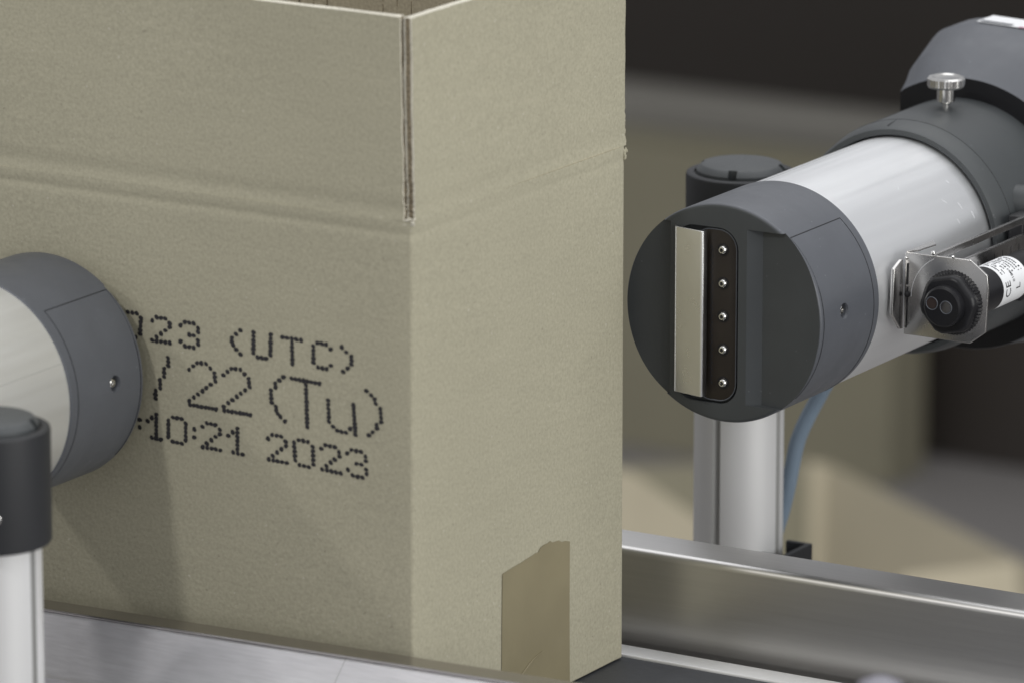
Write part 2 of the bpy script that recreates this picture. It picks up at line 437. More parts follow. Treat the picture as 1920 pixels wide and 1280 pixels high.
# frayed paper at the foot of the corner slot
bm = bmesh.new()
for k in range(9):
    c = Vector((random.uniform(-0.0035, 0.0006), random.uniform(-0.0004, 0.0012), ZC+random.uniform(-0.0012, 0.0016)))
    bmesh.ops.create_icosphere(bm, subdivisions=1, radius=random.uniform(0.0003, 0.0007), matrix=Matrix.Translation(c) @ Matrix.Scale(1.8, 4, (1, 0, 0)))
in_carton(obj('torn_fibre', bm, M['kraft_edge'], carton))
bm = bmesh.new()
for k in range(8):
    c = Vector((random.uniform(-0.0006, 0.0004), W+random.uniform(-0.0008, 0.0006), ZC+random.uniform(-0.004, 0.0022)))
    bmesh.ops.create_icosphere(bm, subdivisions=1, radius=random.uniform(0.0004, 0.0008), matrix=Matrix.Translation(c) @ Matrix.Scale(1.8, 4, (0, 0.3, 1)))
in_carton(obj('torn_fibre', bm, M['kraft'], carton))
# flute lines pressed through the inside of the far flap
bm = bmesh.new()
x = -0.30
while x < -0.006:
    z = 0.212
    while z < 0.279:
        h = random.uniform(0.004, 0.012)
        if random.random() < 0.85:
            box(bm, x-0.00010, x+0.00010, W-T-0.0006, W-T-0.00005, z, min(z+h, 0.281))
        z += h+random.uniform(0.0, 0.0015)
    x += 0.0066
in_carton(obj('flute_crease', bm, M['kraft_core'], carton))

# packing tape on the end wall: torn at the top, folded under at the bottom
tp = [(941, 1075), (952, 1068), (963, 1061), (974, 1055), (986, 1047), (996, 1041), (1003, 1036), (1008, 1034), (1012, 1026), (1019, 1020), (1026, 1017), (1031, 1013), (1035, 1016), (1041, 1014), (1047, 1012), (1053, 1015), (1060, 1013), (1068, 1014)]
pl = []
for x, y in tp:
    q = onplane(x, y, 0, 0.0); pl.append((q.y, q.z))
poly = [(pl[0][0], 0.0008)] + pl + [(pl[-1][0], 0.0008)]
bm = bmesh.new()
n = len(pl)
cols = []
for i in range(n):
    u = pl[i][0]; col = []
    for k in range(13):
        z = 0.0008+(pl[i][1]-0.0008)*k/12
        col.append(bm.verts.new((0.00025 - wav(0, u, z)*1.0*(-1) if False else 0.00030-wav(0, u, z)*1.0, u, z)))
    cols.append(col)
for a, b in zip(cols, cols[1:]):
    for k in range(12): bm.faces.new((a[k], b[k], b[k+1], a[k+1]))
tape = obj('packing_tape', bm, M['tape'], carton)
md = tape.modifiers.new('thick', 'SOLIDIFY'); md.thickness = 0.00005
in_carton(tape)
# a wrinkle in the tape
pts = [onplane(x, y, 0, 0.0004) for x, y in ((968, 1276), (980, 1262), (993, 1244), (1004, 1231), (1017, 1220))]
in_carton(obj('tape_wrinkle', tube(pts, [0.00015, 0.00035, 0.0004, 0.0003, 0.0001], 8), M['tape'], carton, smooth=True))

# ink jet print: every droplet is a little blot on the front wall
D = []
def grid_g(bx_, by_, c, r, dots):
    for u, v in dots: D.append((bx_+c[0]*u+r[0]*v, by_+c[1]*u+r[1]*v))
ZERO = [(1, 0), (2, 0), (3, 0)]+[(0, i) for i in range(1, 6)]+[(4, i) for i in range(1, 6)]+[(1, 6), (2, 6), (3, 6)]
TWO = [(0, 1), (1, 0), (2, 0), (3, 0), (4, 1), (4, 2), (3, 3), (2, 4), (1, 5), (0, 6), (1, 6), (2, 6), (3, 6), (4, 6)]
THREE = [(0, 1), (1, 0), (2, 0), (3, 0), (4, 1), (4, 2), (2, 3), (3, 3), (4, 4), (4, 5), (0, 5), (1, 6), (2, 6), (3, 6)]
grid_g(43, 84, (29, 5), (-1.0, 26), ZERO)
grid_g(233, 120, (29, 4.5), (0, 26), TWO)
grid_g(421, 151, (29, 5), (0, 26.5), THREE)
D += [(820, 212), (790, 237), (762, 262), (762, 285), (770, 308), (792, 338), (820, 370)]
grid_g(907, 224, (28.5, 4.0), (-0.5, 27), [(0, i) for i in range(6)]+[(4, i) for i in range(6)]+[(1, 6), (2, 6), (3, 6)])
grid_g(1100, 257, (31, 5), (0.6, 27.5), [(i, 0) for i in range(5)]+[(2, i) for i in range(1, 7)])
grid_g(1305, 289, (29, 5), (0.3, 27), [(1, 0), (2, 0), (3, 0), (4, 1)]+[(0, i) for i in range(1, 6)]+[(4, 5), (1, 6), (2, 6), (3, 6)])
D += [(1497, 322), (1527, 355), (1560, 385), (1562, 410), (1560, 435), (1535, 462), (1505, 485)]
D += [(338, 393), (340, 418), (340, 445), (313, 465), (313, 490), (313, 518), (285, 540), (287, 567), (287, 592), (258, 610), (256, 635), (257, 662)]
two = [(478, 470), (505, 447), (530, 427), (558, 428), (590, 433), (618, 463), (645, 493), (648, 520), (652, 548), (622, 570), (593, 592), (567, 613), (538, 635), (510, 655), (480, 678), (484, 703), (510, 708), (535, 713), (562, 718), (588, 722), (612, 726), (635, 730), (657, 735)]
D += two
D += [(x+228, y+38) for x, y in two]
D += [(1105, 520), (1078, 543), (1050, 563), (1052, 588), (1022, 608), (1022, 635), (1024, 662), (1028, 690), (1055, 718), (1057, 742), (1068, 765), (1085, 785), (1115, 815)]
D += [(1160+26.4*i, 530+4.8*i) for i in range(8)]+[(1254+i*0.9, 548+i*27.5) for i in range(1, 12)]
D += [(1403+1.2*i, 675+28.5*i) for i in range(6)]+[(1437, 850), (1465, 877), (1492, 885), (1522, 890), (1550, 865)]+[(1572+1.7*i, 707+24.7*i) for i in range(9)]
D += [(1660, 612), (1692, 642), (1715, 668), (1722, 698), (1752, 732), (1755, 760), (1757, 790), (1758, 820), (1727, 838), (1730, 862), (1700, 887), (1675, 907)]
D += [(152, 803), (152, 853), (205, 812), (232, 790), (232, 922), (262, 930), (292, 935)]+[(262, 768+25.5*i) for i in range(7)]
D += [(372, 788), (400, 792), (430, 798), (372, 948), (402, 955), (432, 962), (514, 867), (514, 920)]+[(342, 808+27*i) for i in range(5)]+[(457, 830+27.5*i) for i in range(5)]
D += [(568, 850), (597, 827), (625, 832), (653, 838), (683, 870), (683, 900), (655, 917), (627, 940), (598, 962), (570, 985), (600, 990), (630, 995), (657, 1000), (687, 1007)]
D += [(740, 910), (768, 887), (772, 1020), (803, 1028), (835, 1035)]+[(800, 862+27.6*i) for i in range(6)]
D += [(1003, 930), (1030, 905), (1060, 910), (1090, 917), (1120, 950), (1122, 980), (1092, 1000), (1063, 1022), (1035, 1045), (1008, 1067), (1038, 1075), (1067, 1080), (1097, 1086), (1128, 1092)]
D += [(1176+2*i, 957+29.5*i) for i in range(5)]+[(1300+1.5*i, 985+29.5*i) for i in range(5)]+[(1207, 940), (1237, 945), (1268, 952), (1212, 1105), (1243, 1112), (1275, 1120)]
D += [(1358, 997), (1385, 973), (1415, 980), (1448, 987), (1475, 1020), (1480, 1050), (1447, 1070), (1420, 1090), (1392, 1112), (1363, 1135), (1395, 1140), (1425, 1148), (1455, 1155), (1487, 1162)]
D += [(1530, 1028), (1558, 1005), (1590, 1012), (1622, 1018), (1652, 1050), (1655, 1080), (1592, 1097), (1625, 1103), (1657, 1135), (1660, 1165), (1535, 1138), (1567, 1175), (1600, 1183), (1632, 1190)]
bm = bmesh.new()
for (dx, dy) in D:
    q = onplane(220+dx/3.5556, 560+dy/3.5556, 1, 0.0)
    r0 = random.uniform(0.00088, 0.00104); ph = random.uniform(0, 6)
    yy = wav(q.x, 0, q.z)-0.00012
    bm.faces.new([bm.verts.new((q.x+random.gauss(0, 0.00003)+r0*1.05*(1+0.10*math.sin(2*a+ph)+0.06*math.sin(3*a+2*ph))*math.cos(a), yy, q.z+r0*0.95*(1+0.10*math.sin(2*a+ph)+0.07*math.sin(3*a+ph))*math.sin(a))) for a in [2*PI*k/14 for k in range(14)]])
for k in range(60):
    dx, dy = random.choice(D); q = onplane(220+(dx+random.gauss(0, 14))/3.5556, 560+(dy+random.gauss(0, 10))/3.5556, 1, 0.0)
    r0 = random.uniform(0.00010, 0.00022)
    bm.faces.new([bm.verts.new((q.x+r0*math.cos(2*PI*i/7), wav(q.x, 0, q.z)-0.00012, q.z+r0*math.sin(2*PI*i/7))) for i in range(7)])
pr_ = obj('printed_date', bm, M['ink'], carton)
md = pr_.modifiers.new('thick', 'SOLIDIFY'); md.thickness = 0.00003
in_carton(pr_)

# ------------------------------------------------------------------ print heads (local: face in the xz plane, body runs along +y)
FC = Vector((0.0405, 0.161, 0.1439)); R = 0.0434
def uw(x, y, d=0.0):
    q = onplane(x, y, 1, FC.y-d); return q.x-FC.x, q.z-FC.z
head = thing('print_head', 'round grey inkjet print head with steel deflector plate, facing the camera behind the carton', 'print head', FC, 0, 'inkjet print heads either side of the carton')
CL = 0.0478
cap = obj('nozzle_cap', lathe([(0, 0), (0, R-0.0015)]+[(0.0015-0.0015*math.cos(a_), R-0.0015+0.0015*math.sin(a_)) for a_ in [0.5*PI*k_/7 for k_ in range(1, 8)]]+[(CL-0.0006, R), (CL, R-0.0006), (CL, 0)], 160), [M['plastic'], M['plastic_shaded']], None)
cuts = []
u1, w1 = uw(1260, 421); u0_, w0_ = uw(1260, 734)
cuts.append(obj('c', prism([(-0.06, -0.004), (-0.06, -0.0015), (-R+0.001, 0.0002), (u1-0.0006, 0.0022), (u1-0.0006, -0.004)], 2, w0_-0.001, w1+0.0014), M['plastic']))
ur, wt = uw(1423, 434); ur2, wb = uw(1423, 763)
bmc = prism([(ur-0.0052, -0.002), (ur-0.0052, 0.0), (ur, 0.0034), (R-0.001, 0.0002), (0.06, -0.0012), (0.06, -0.002)], 2, wb, wt)
cuts.append(obj('c', bmc, M['plastic']))
un0, wn1 = uw(1262, 428); un1, wn0 = uw(1382, 753)
ntop = uw(1345, 427)[1]; nbot = uw(1345, 756)[1]
cuts.append(obj('c', prism(rrect(un0+0.001, un1, nbot, ntop, 0.0085), 1, -0.01, 0.0028), M['plastic']))
for s in (1, -1):
    bm = lathe([(0.0408*s, 0), (0.0408*s, 0.0029), (0.0425*s, 0.0029), (0.0445*s, 0.0037), (0.0445*s, 0)], 32, 'X', c=(0, 0.0190, 0.0026))
    cuts.append(obj('c', bm, M['plastic']))
apply_boolean(cap, cuts)
cap.name = 'nozzle_cap'; cap.data.name = 'nozzle_cap'
cap.data.materials.clear(); cap.data.materials.append(M['plastic']); cap.data.materials.append(M['plastic_shaded'])
for f in cap.data.polygons:
    f.use_smooth = True
    f.material_index = 1 if (f.center.y < 0.0003 or (f.center.y < 0.0045 and math.hypot(f.center.x, f.center.z) < R-0.0009)) else 0
md = cap.modifiers.new('split', 'EDGE_SPLIT'); md.split_angle = math.radians(14)
cap.parent = head
# the service panel seams on each side of the cap
def seam_pts(t0, a0, t1, a1, n=24, r=R):
    return [((r)*math.cos(math.radians(a0+(a1-a0)*k/n)), t0+(t1-t0)*k/n, (r)*math.sin(math.radians(a0+(a1-a0)*k/n))) for k in range(n+1)]
for s in (0, 180):
    bm = bmesh.new()
    fl = (lambda a: a) if s == 0 else (lambda a: 180-a)
    tube(seam_pts(0.0024, fl(49.5), 0.0024, fl(-44)), [0.00010]*8+[0.00022]*17, 6, bm)
    tube(seam_pts(0.0024, fl(49.5), 0.0424, fl(49.5)), 0.00020, 6, bm)
    tube(seam_pts(0.0424, fl(49.5), 0.0440, fl(-60)), [0.0002]*20+[0.00012]*5, 6, bm)
    obj('panel_seam', bm, M['seam'], cap)
    # small socket screw in its recess
    sg = 1 if s == 0 else -1
    scr = obj('side_screw', lathe([(0.0405*sg, 0), (0.0405*sg, 0.0020), (0.0418*sg, 0.0020), (0.0423*sg, 0.0014), (0.0423*sg, 0.0008), (0.0416*sg, 0.0008), (0.0416*sg, 0)], 24, 'X', c=(0, 0.0190, 0.0026)), M['chrome'], cap, smooth=True)
# deflector plate: thin steel with a bevelled left strip and a right lip
a0, wA = uw(1259.5, 422); a1, _ = uw(1272, 425); b0, wB = uw(1261, 730)
ue = uw(1319.5, 435, 0.0038)[0]
zt0 = uw(1260, 421.5, 0.0)[1]; zb0 = uw(1261, 729.5, 0.0)[1]
prof = [(a0, 0.0022), (a1-0.0004, -0.0016), (a1, -0.0018), (ue-0.0012, -0.0044), (ue-0.0006, -0.0044), (ue, -0.0038), (ue, -0.0008), (ue-0.0006, -0.0008), (ue-0.0008, -0.0034), (a1, -0.0008), (a0+0.0006, 0.0026)]
obj('deflector_plate', prism(prof, 2, zb0, zt0), M['plate'], head, bevel=0.00012, seg=1)
dp = bpy.data.objects['deflector_plate']
obj('edge_lip_highlight', bx(ue-0.0009, ue+0.0001, -0.00465, -0.0040, zb0+0.0001, zt0-0.0001), M['alu'], dp, bevel=0.0002)  # pale strip laid on the lip to imitate its bright glint
obj('bend_highlight', tube([(a1-0.0001, -0.00172, zb0+0.0002), (a1-0.0001, -0.00172, zt0-0.0002)], 0.00022, 8), M['alu'], dp, smooth=True)  # pale rod painting in the highlight along the bend
# nozzle plate with rim
np_ = obj('nozzle_plate', prism(rrect(uw(1300, 500)[0], un1-0.0013, nbot+0.0012, ntop-0.0010, 0.0076), 1, 0.0008, 0.0027), M['nozzle'], head, bevel=0.0003)
bm = bmesh.new()
ring = rrect(uw(1300, 500)[0], un1-0.0012, nbot+0.0011, ntop-0.0009, 0.0076, 10)
tube([(p[0], 0.0009, p[1]) for p in ring+ring[:1]], 0.00028, 8, bm)
obj('nozzle_rim', bm, M['plastic'], np_, smooth=True)
bm = bmesh.new()
un = uw(1331, 594)[0]
for k in range(42):
    zc = uw(1328, 462+k*6.2)[1]
    bmesh.ops.create_circle(bm, cap_ends=True, segments=10, radius=0.00048, matrix=Matrix.Translation((un+(0.0006 if k % 2 else 0), 0.00076, zc)) @ Matrix.Rotation(PI/2, 4, 'X'))
obj('nozzle_row', bm, M['seam'], np_)
for yy in (469.2, 532, 593.9, 655.6, 717.7):
    u, v = uw(1354.3, yy)
    obj('washer', lathe([(0.0006, 0), (0.0006, 0.0025), (0.0009, 0.0025), (0.0009, 0)], 32, c=(u, 0, v)), M['black'], np_, smooth=True)
    obj('nozzle_screw', lathe([(0.0005, 0), (0.0001, 0.00070), (-0.0008, 0.00080), (-0.0008, 0.0011), (-0.0004, 0.0016), (0.0005, 0.0019), (0.0008, 0.0019)], 24, c=(u, 0, v)), M['chrome'], np_, smooth=True)
    obj('screw_socket', lathe([(-0.0002, 0), (-0.0002, 0.0007)], 6, c=(u, 0, v)), M['seam'], np_)
# aluminium barrel
TR = 0.0429
barrel = obj('barrel_tube', lathe([(CL-0.001, TR-0.002), (CL+0.0002, TR), (0.150, TR)], 160), M['alu'], head, smooth=True)
bm = bmesh.new()
for a in (104, 108.5, 158):
    tube([(TR*math.cos(math.radians(a)), t, TR*math.sin(math.radians(a))) for t in (CL+0.001, 0.08, 0.11, 0.1495)], 0.00009, 6, bm)
obj('extrusion_line', bm, M['groove'], barrel)
# a few bright scratches
for t, a, dl, da in ((0.118, 38, 0.004, -3), (0.128, 33, 0.002, -4), (0.095, 52, 0.003, 2), (0.135, 26, 0.001, -4), (0.122, 25, 0.002, -3), (0.08, 60, 0.004, 1), (0.105, 70, 0.003, 1), (0.13, 47, 0.002, -2)):
    obj('scratch', tube(seam_pts(t, a, t+dl*0.5, a+da, 5, TR+0.00003), 0.00007, 5), M['white'], barrel)
# holder collar
CRD = 0.0485
collar = obj('holder_collar', lathe([(0.150, 0.0436), (0.1445, 0.0438), (0.1440, 0.0446), (0.1442, 0.0462), (0.1462, 0.0472), (0.1540, CRD), (0.1545, CRD), (0.2040, CRD+0.0003)], 160), M['plastic_mid'], head, smooth=True)
obj('gap_ring', lathe([(0.1468, TR+0.0001), (0.1468, 0.0437)], 128), M['seam'], collar)
bm = bmesh.new()
tube(seam_pts(0.1545, 10, 0.1545, 170, 60, CRD), 0.00014, 6, bm)
tube([((0.0475+0.0010*k/4)*math.cos(math.radians(97)), 0.1462+0.0083*k/4, (0.0474+0.0010*k/4)*math.sin(math.radians(97))) for k in range(5)], 0.0002, 6, bm)
obj('collar_seam', bm, M['seam'], collar)
# housing behind the collar: round front, sloping shoulders, flat top
def sec0(a):
    r = 0.0572; x, z = r*math.cos(a), r*math.sin(a)
    if x < -0.0300:
        x = -0.0300; z = z if abs(z) > 0.0487 else z
    return x, z
def rayhit(poly, a):
    d = (math.cos(a), math.sin(a)); best = None
    for (x0, z0), (x1, z1) in zip(poly, poly[1:]+poly[:1]):
        ex, ez = x1-x0, z1-z0; den = d[0]*ez-d[1]*ex
        if abs(den) < 1e-12: continue
        t = (x0*ez-z0*ex)/den; s = (x0*d[1]-z0*d[0])/den
        if t > 0 and -1e-6 <= s <= 1+1e-6: best = t if best is None else max(best, t)
    return d[0]*best, d[1]*best
back = [(-0.0400, -0.058), (-0.0400, 0.048), (-0.0325, 0.0635), (-0.0292, 0.0680), (-0.0245, 0.0712), (-0.0180, 0.0729), (-0.010, 0.0741), (0.055, 0.0720), (0.070, 0.062), (0.078, 0.03), (0.078, -0.05)]
mid = [(-0.0345, -0.058), (-0.0345, 0.0445), (-0.0320, 0.0545), (-0.0285, 0.0600), (-0.0230, 0.0630), (-0.014, 0.0648), (0.045, 0.0640), (0.060, 0.056), (0.070, 0.03), (0.070, -0.05)]
n = 144
bm = bmesh.new(); rg = []
for (t, fn) in ((0.2030, sec0), (0.2034, lambda a: tuple(q*1.004 for q in sec0(a))), (0.2140, lambda a: rayhit(mid, a)), (0.2330, lambda a: rayhit(back, a)), (0.2500, lambda a: rayhit(back, a)), (0.2560, lambda a: tuple(q_*0.97 for q_ in rayhit(back, a))), (0.30, lambda a: tuple(q_*0.80 for q_ in rayhit(back, a)))):
    rg.append([bm.verts.new((fn(2*PI*k/n)[0], t, fn(2*PI*k/n)[1])) for k in range(n)])
for a, b in zip(rg, rg[1:]):
    for k in range(n): bm.faces.new((a[k], a[(k+1) % n], b[(k+1) % n], b[k]))
f0 = bm.faces.new(rg[0]); bm.faces.new(rg[-1])
f0.material_index = 1  # flat front face blackened: its shade is put into the colour
hous = obj('rear_housing', bm, [M['plastic'], M['black']], head, smooth=True)
# label on top of the housing
lb = obj('rating_label', bx(-0.0135, 0.045, 0.2345, 0.2495, 0.07425, 0.07440), M['white'], hous)
lb.rotation_euler = (0, math.radians(1.9), 0)
e = obj('label_mark', lathe([(0.0745, 0), (0.0745, 0.0022)], 24, 'Z', c=(0.0130, 0.2420, 0)), M['print'], lb)
e = obj('label_mark', bx(0.006, 0.04, 0.2342, 0.2358, 0.0744, 0.0745), M['pink'], lb)
e = obj('label_mark', bx(-0.0125, 0.002, 0.2350, 0.2385, 0.0744, 0.07446), M['plastic'], lb)
# knurled thumb screw
ts = obj('thumb_screw', lathe([(0.047, 0), (0.047, 0.0013), (0.0502, 0.0013), (0.0502, 0.0020), (0.0506, 0.0021), (0.0506, 0.0013), (0.0512, 0.0013), (0.0514, 0.0038), (0.0572, 0.0038), (0.0574, 0.0030)], 48, 'Z', c=(0.0015, 0.183, 0)), M['chrome'], head, smooth=True)
bm = bmesh.new(); n = 90
rings = []
for z, r, k in ((0.0573, 0.0036, 0), (0.0573, 0.0074, 0), (0.0580, 0.0078, 1), (0.0609, 0.0078, 1), (0.0616, 0.0072, 0), (0.0618, 0.0060, 0), (0.0614, 0.0045, 0), (0.0613, 0.002, 0)):
    rings.append([bm.verts.new((0.0015+(r*(1-0.014*k*(i % 2)))*math.cos(2*PI*i/n), 0.183+(r*(1-0.014*k*(i % 2)))*math.sin(2*PI*i/n), z)) for i in range(n)])
for a, b in zip(rings, rings[1:]):
    for k in range(n): bm.faces.new((a[k], a[(k+1) % n], b[(k+1) % n], b[k]))
bm.faces.new(rings[-1])
kh = obj('knurled_knob', bm, M['chrome'], ts); 
# clamp lever at the edge of the picture
q = onplane(1893, 385, 1, FC.y+0.168)-FC
bm = lathe([(q.x, 0), (q.x, 0.0072), (q.x+0.0012, 0.0088), (q.x+0.05, 0.0088), (q.x+0.05, 0)], 40, 'X', c=(0, q.y, q.z+0.0002))
obj('clamp_lever', bm, M['plastic_mid'], head, smooth=True)

# the second head: same kind, turned round to face the carton's printed wall
h2 = copy_tree(head)
q = onplane(93, 683, 1, -0.0065)
h2.location = q; h2.rotation_euler = (0, 0, PI)
h2.scale = (1.012, 1, 1.012)
h2['label'] = 'round grey inkjet print head seen from behind, pressed up to the printed carton wall'

# ------------------------------------------------------------------ sensor and bracket beside the right barrel
YP = 0.225
br = thing('sensor_bracket', 'bent sheet steel bracket with clipped corners beside the print head barrel', 'bracket', (0.0865, YP, 0.145))
def in_br(o):
    o.matrix_parent_inverse = Matrix.Translation((-0.0865, -YP, -0.145)); return o
def P2(x, y, Y=YP):
    q = onplane(x, y, 1, Y); return (q.x, q.z)
pl = [P2(*p) for p in ((1697, 474), (1820, 488), (1851, 518), (1853, 542), (1847, 624), (1818, 644), (1694, 626))]
plate = in_br(obj('face_plate', prism(pl, 1, YP, YP+0.0014), M['bracket'], br, bevel=0.0003, seg=2))
bm = bmesh.new()
cx, cz = 0.1078, 0.1435
tube([(cx+0.0185*math.cos(a), YP-0.00002, cz+0.0185*math.sin(a)) for a in [math.radians(118+62*k/20) for k in range(21)]], 0.00010, 6, bm)
in_br(obj('scribed_arc', bm, M['white'], br))
# flange bent forward on the left, with clipped corners
fl = []
for x, y in ((1695, 487), (1676, 511), (1672, 600), (1693, 616)):
    q = onplane(x, y, 0, 0.0860); fl.append((q.y, q.z))
xf = 0.0860
fa = [onplane(1694, 487, 0, xf), onplane(1691, 487, 0, xf), onplane(1677, 505, 0, xf), onplane(1673, 590, 0, xf), onplane(1688, 617, 0, xf), onplane(1693, 616, 0, xf)]
in_br(obj('side_flange', prism([(p.y, p.z) for p in fa], 0, xf-0.0014, xf), M['bracket'], br, bevel=0.0003, seg=2))
# tab folded over the top, and the slotted, graduated arm that runs back to the holder
ta = [onplane(*p, 2, 0.1612) for p in ((1700, 472), (1722, 470), (1755, 459), (1749, 452))]
in_br(obj('top_tab', prism([(p.x, p.y) for p in ta], 2, 0.1608, 0.1614), M['bracket'], br))
xa = 0.0962
z0a, z1a = 0.1290, 0.1606
arm = obj('slotted_arm', prism([(YP+0.0016, z0a), (0.335, z0a), (0.335, z1a), (YP+0.0016, z1a)], 0, xa, xa+0.0015), M['bracket'])
cutr = obj('c', prism(rrect(YP+0.012, 0.318, 0.1535, 0.1578, 0.0020), 0, xa-0.01, xa+0.01), M['bracket'])
apply_boolean(arm, [cutr]); arm.name = 'slotted_arm'
arm.parent = br; in_br(arm)
md = arm.modifiers.new('bevel', 'BEVEL'); md.width = 0.0003; md.segments = 2; md.limit_method = 'ANGLE'
bm = bmesh.new()
for k in range(12):
    y = YP+0.012+0.0072*k
    box(bm, xa+0.0014, xa+0.00156, y-0.00022, y+0.00022, 0.1475, 0.1505)
in_br(obj('scale_mark', bm, M['seam'], arm)); arm.children[0].matrix_parent_inverse = Matrix.Identity(4)
in_br(obj('arm_block', bx(0.0895, xa-0.0001, 0.308, 0.336, 0.1250, 0.1600), M['black'], br, bevel=0.0006))
sq = obj('slot_screw', lathe([(xa+0.0016, 0.0042), (xa+0.0030, 0.0042), (xa+0.0036, 0.0034), (xa+0.0036, 0.0018), (xa+0.0022, 0.0018), (xa+0.0022, 0)], 32, 'X', c=(0, 0.314, 0.1557)), M['chrome'], br, smooth=True)
in_br(sq)
bm = bmesh.new()
for (x, y, r) in ((1699, 484, 0.0008), (1750, 475, 0.0013), (1787, 482, 0.0009), (1820, 489, 0.0006), (1849, 517, 0.0006)):
    q = onplane(x, y, 1, YP-0.0002)
    bmesh.ops.create_icosphere(bm, subdivisions=2, radius=r*0.75, matrix=Matrix.Translation(q))
in_br(obj('spot_weld', bm, M['chrome'], br, smooth=True))
bm = bmesh.new()
q = onplane(1701, 552, 1, YP-0.0001)
tube([(q.x, q.y, q.z+0.0125), (q.x-0.0002, q.y, q.z+0.004)], 0.0004, 6, bm)
tube([(q.x, q.y, q.z+0.003), (q.x-0.0004, q.y, q.z-0.0135)], 0.00025, 6, bm)
bmesh.ops.create_icosphere(bm, subdivisions=2, radius=0.0012, matrix=Matrix.Translation(q))
in_br(obj('bend_relief', bm, M['seam'], br))

sen = thing('photoelectric_sensor', 'black cylindrical sensor with two round lenses and white label, mounted through the steel bracket', 'sensor', (cx, YP, cz))
sx = (0, 0, 0)
SR = 0.0089
obj('sensor_body', lathe([(-0.0098, 0), (-0.0098, SR-0.0016), (-0.0092, SR-0.0008), (-0.0050, SR-0.0006), (-0.0050, SR), (0.019, SR), (0.026, SR+0.0001), (0.0262, SR-0.0003), (0.062, SR-0.0003), (0.062, 0)], 96), M['black'], sen, smooth=True)
# hexagon nut, and the toothed washer behind it
bm = bmesh.new(); hp = []
NR = 0.01265
for (t, sc_) in ((-0.0062, 0.84), (-0.0060, 0.90), (-0.0052, 0.97), (-0.0040, 1.0), (-0.0018, 1.0)):
    ring = []
    for k in range(96):
        a = 2*PI*k/96; h = (a-math.radians(12)) % (PI/3)-PI/6
        r = min(NR*0.90/math.cos(h), NR*0.965)*sc_
        ring.append(bm.verts.new((r*math.cos(a), t, r*math.sin(a))))
    hp.append(ring)
for a, b in zip(hp, hp[1:]):
    for k in range(96): bm.faces.new((a[k], a[(k+1) % 96], b[(k+1) % 96], b[k]))
bm.faces.new(hp[0]); bm.faces.new(hp[-1])
obj('hex_nut', bm, M['plastic_dark'] if False else M['black'], sen, smooth=True)
bm = bmesh.new(); n = 54; rg = []
for t, r, k in ((-0.0026, 0.0112, 0), (-0.0022, 0.0124, 1), (-0.0002, 0.0131, 1)):
    rg.append([bm.verts.new(((r-0.0005*k*(i % 2))*math.cos(2*PI*i/(2*n)), t, (r-0.0005*k*(i % 2))*math.sin(2*PI*i/(2*n)))) for i in range(2*n)])
for a, b in zip(rg, rg[1:]):
    for k in range(2*n): bm.faces.new((a[k], a[(k+1) % (2*n)], b[(k+1) % (2*n)], b[k]))
obj('toothed_washer', bm, M['black'], sen)
for (px, py, mt) in ((1747, 569, 'lens_red'), (1773.5, 577, 'lens')):
    q = onplane(px, py, 1, YP-0.0099)-Vector((cx, YP, cz))
    ln = obj('lens', lathe([(-0.00985, 0), (-0.00985, 0.0022)], 32, c=(q.x, 0, q.z)), M[mt], sen)
    bm = bmesh.new(); tube([(q.x+0.0025*math.cos(a), -0.0099, q.z+0.0025*math.sin(a)) for a in [2*PI*k/32 for k in range(33)]], 0.00022, 6, bm)
    obj('lens_ring', bm, M['plastic'], ln, smooth=True)
# white wrap-round label with its print
lab = obj('type_label', lathe([(0.0262, SR-0.0002), (0.0262, SR+0.0001), (0.0470, SR+0.0001), (0.0470, SR-0.0002)], 96), M['white'], sen, smooth=True)
def wrap_text(txt, size, a0, t0, parent):
    cu = bpy.data.curves.new('t', 'FONT'); cu.body = txt; cu.size = size; cu.resolution_u = 3
    o = bpy.data.objects.new('t', cu); sc.collection.objects.link(o); bpy.context.view_layer.update()
    me = bpy.data.meshes.new_from_object(o.evaluated_get(bpy.context.evaluated_depsgraph_get()))
    bpy.data.objects.remove(o)
    bm = bmesh.new(); bm.from_mesh(me)
    bmesh.ops.subdivide_edges(bm, edges=bm.edges[:], cuts=1)
    rr = SR+0.00022
    for v in bm.verts:
        a = math.radians(a0)+v.co.x/rr; y = t0-v.co.y
        v.co = (rr*math.cos(a), y, rr*math.sin(a))
    return obj('label_print', bm, M['print'], parent)
wrap_text('CE', 0.0058, -22, 0.0322, lab)
wrap_text('0180', 0.0024, 14, 0.0362, lab)
wrap_text('L', 0.0050, -8, 0.0402, lab)
bm = bmesh.new()
for t in (0.0290, 0.0312, 0.0334, 0.0356, 0.0378, 0.0400, 0.0422, 0.0444):
    a = 42 if t < 0.035 else 36
    while a < 100:
        da = random.uniform(3, 7)
        if random.random() < 0.8:
            hh = random.uniform(0.0005, 0.0011)
            ps = []
            for (aa, tt) in ((a, t), (a+da*0.7, t), (a+da*0.7, t-hh), (a, t-hh)):
                ps.append(bm.verts.new(((SR+0.00022)*math.cos(math.radians(aa)), tt, (SR+0.00022)*math.sin(math.radians(aa)))))
            bm.faces.new(ps)
        a += da
obj('label_print', bm, M['print'], lab)

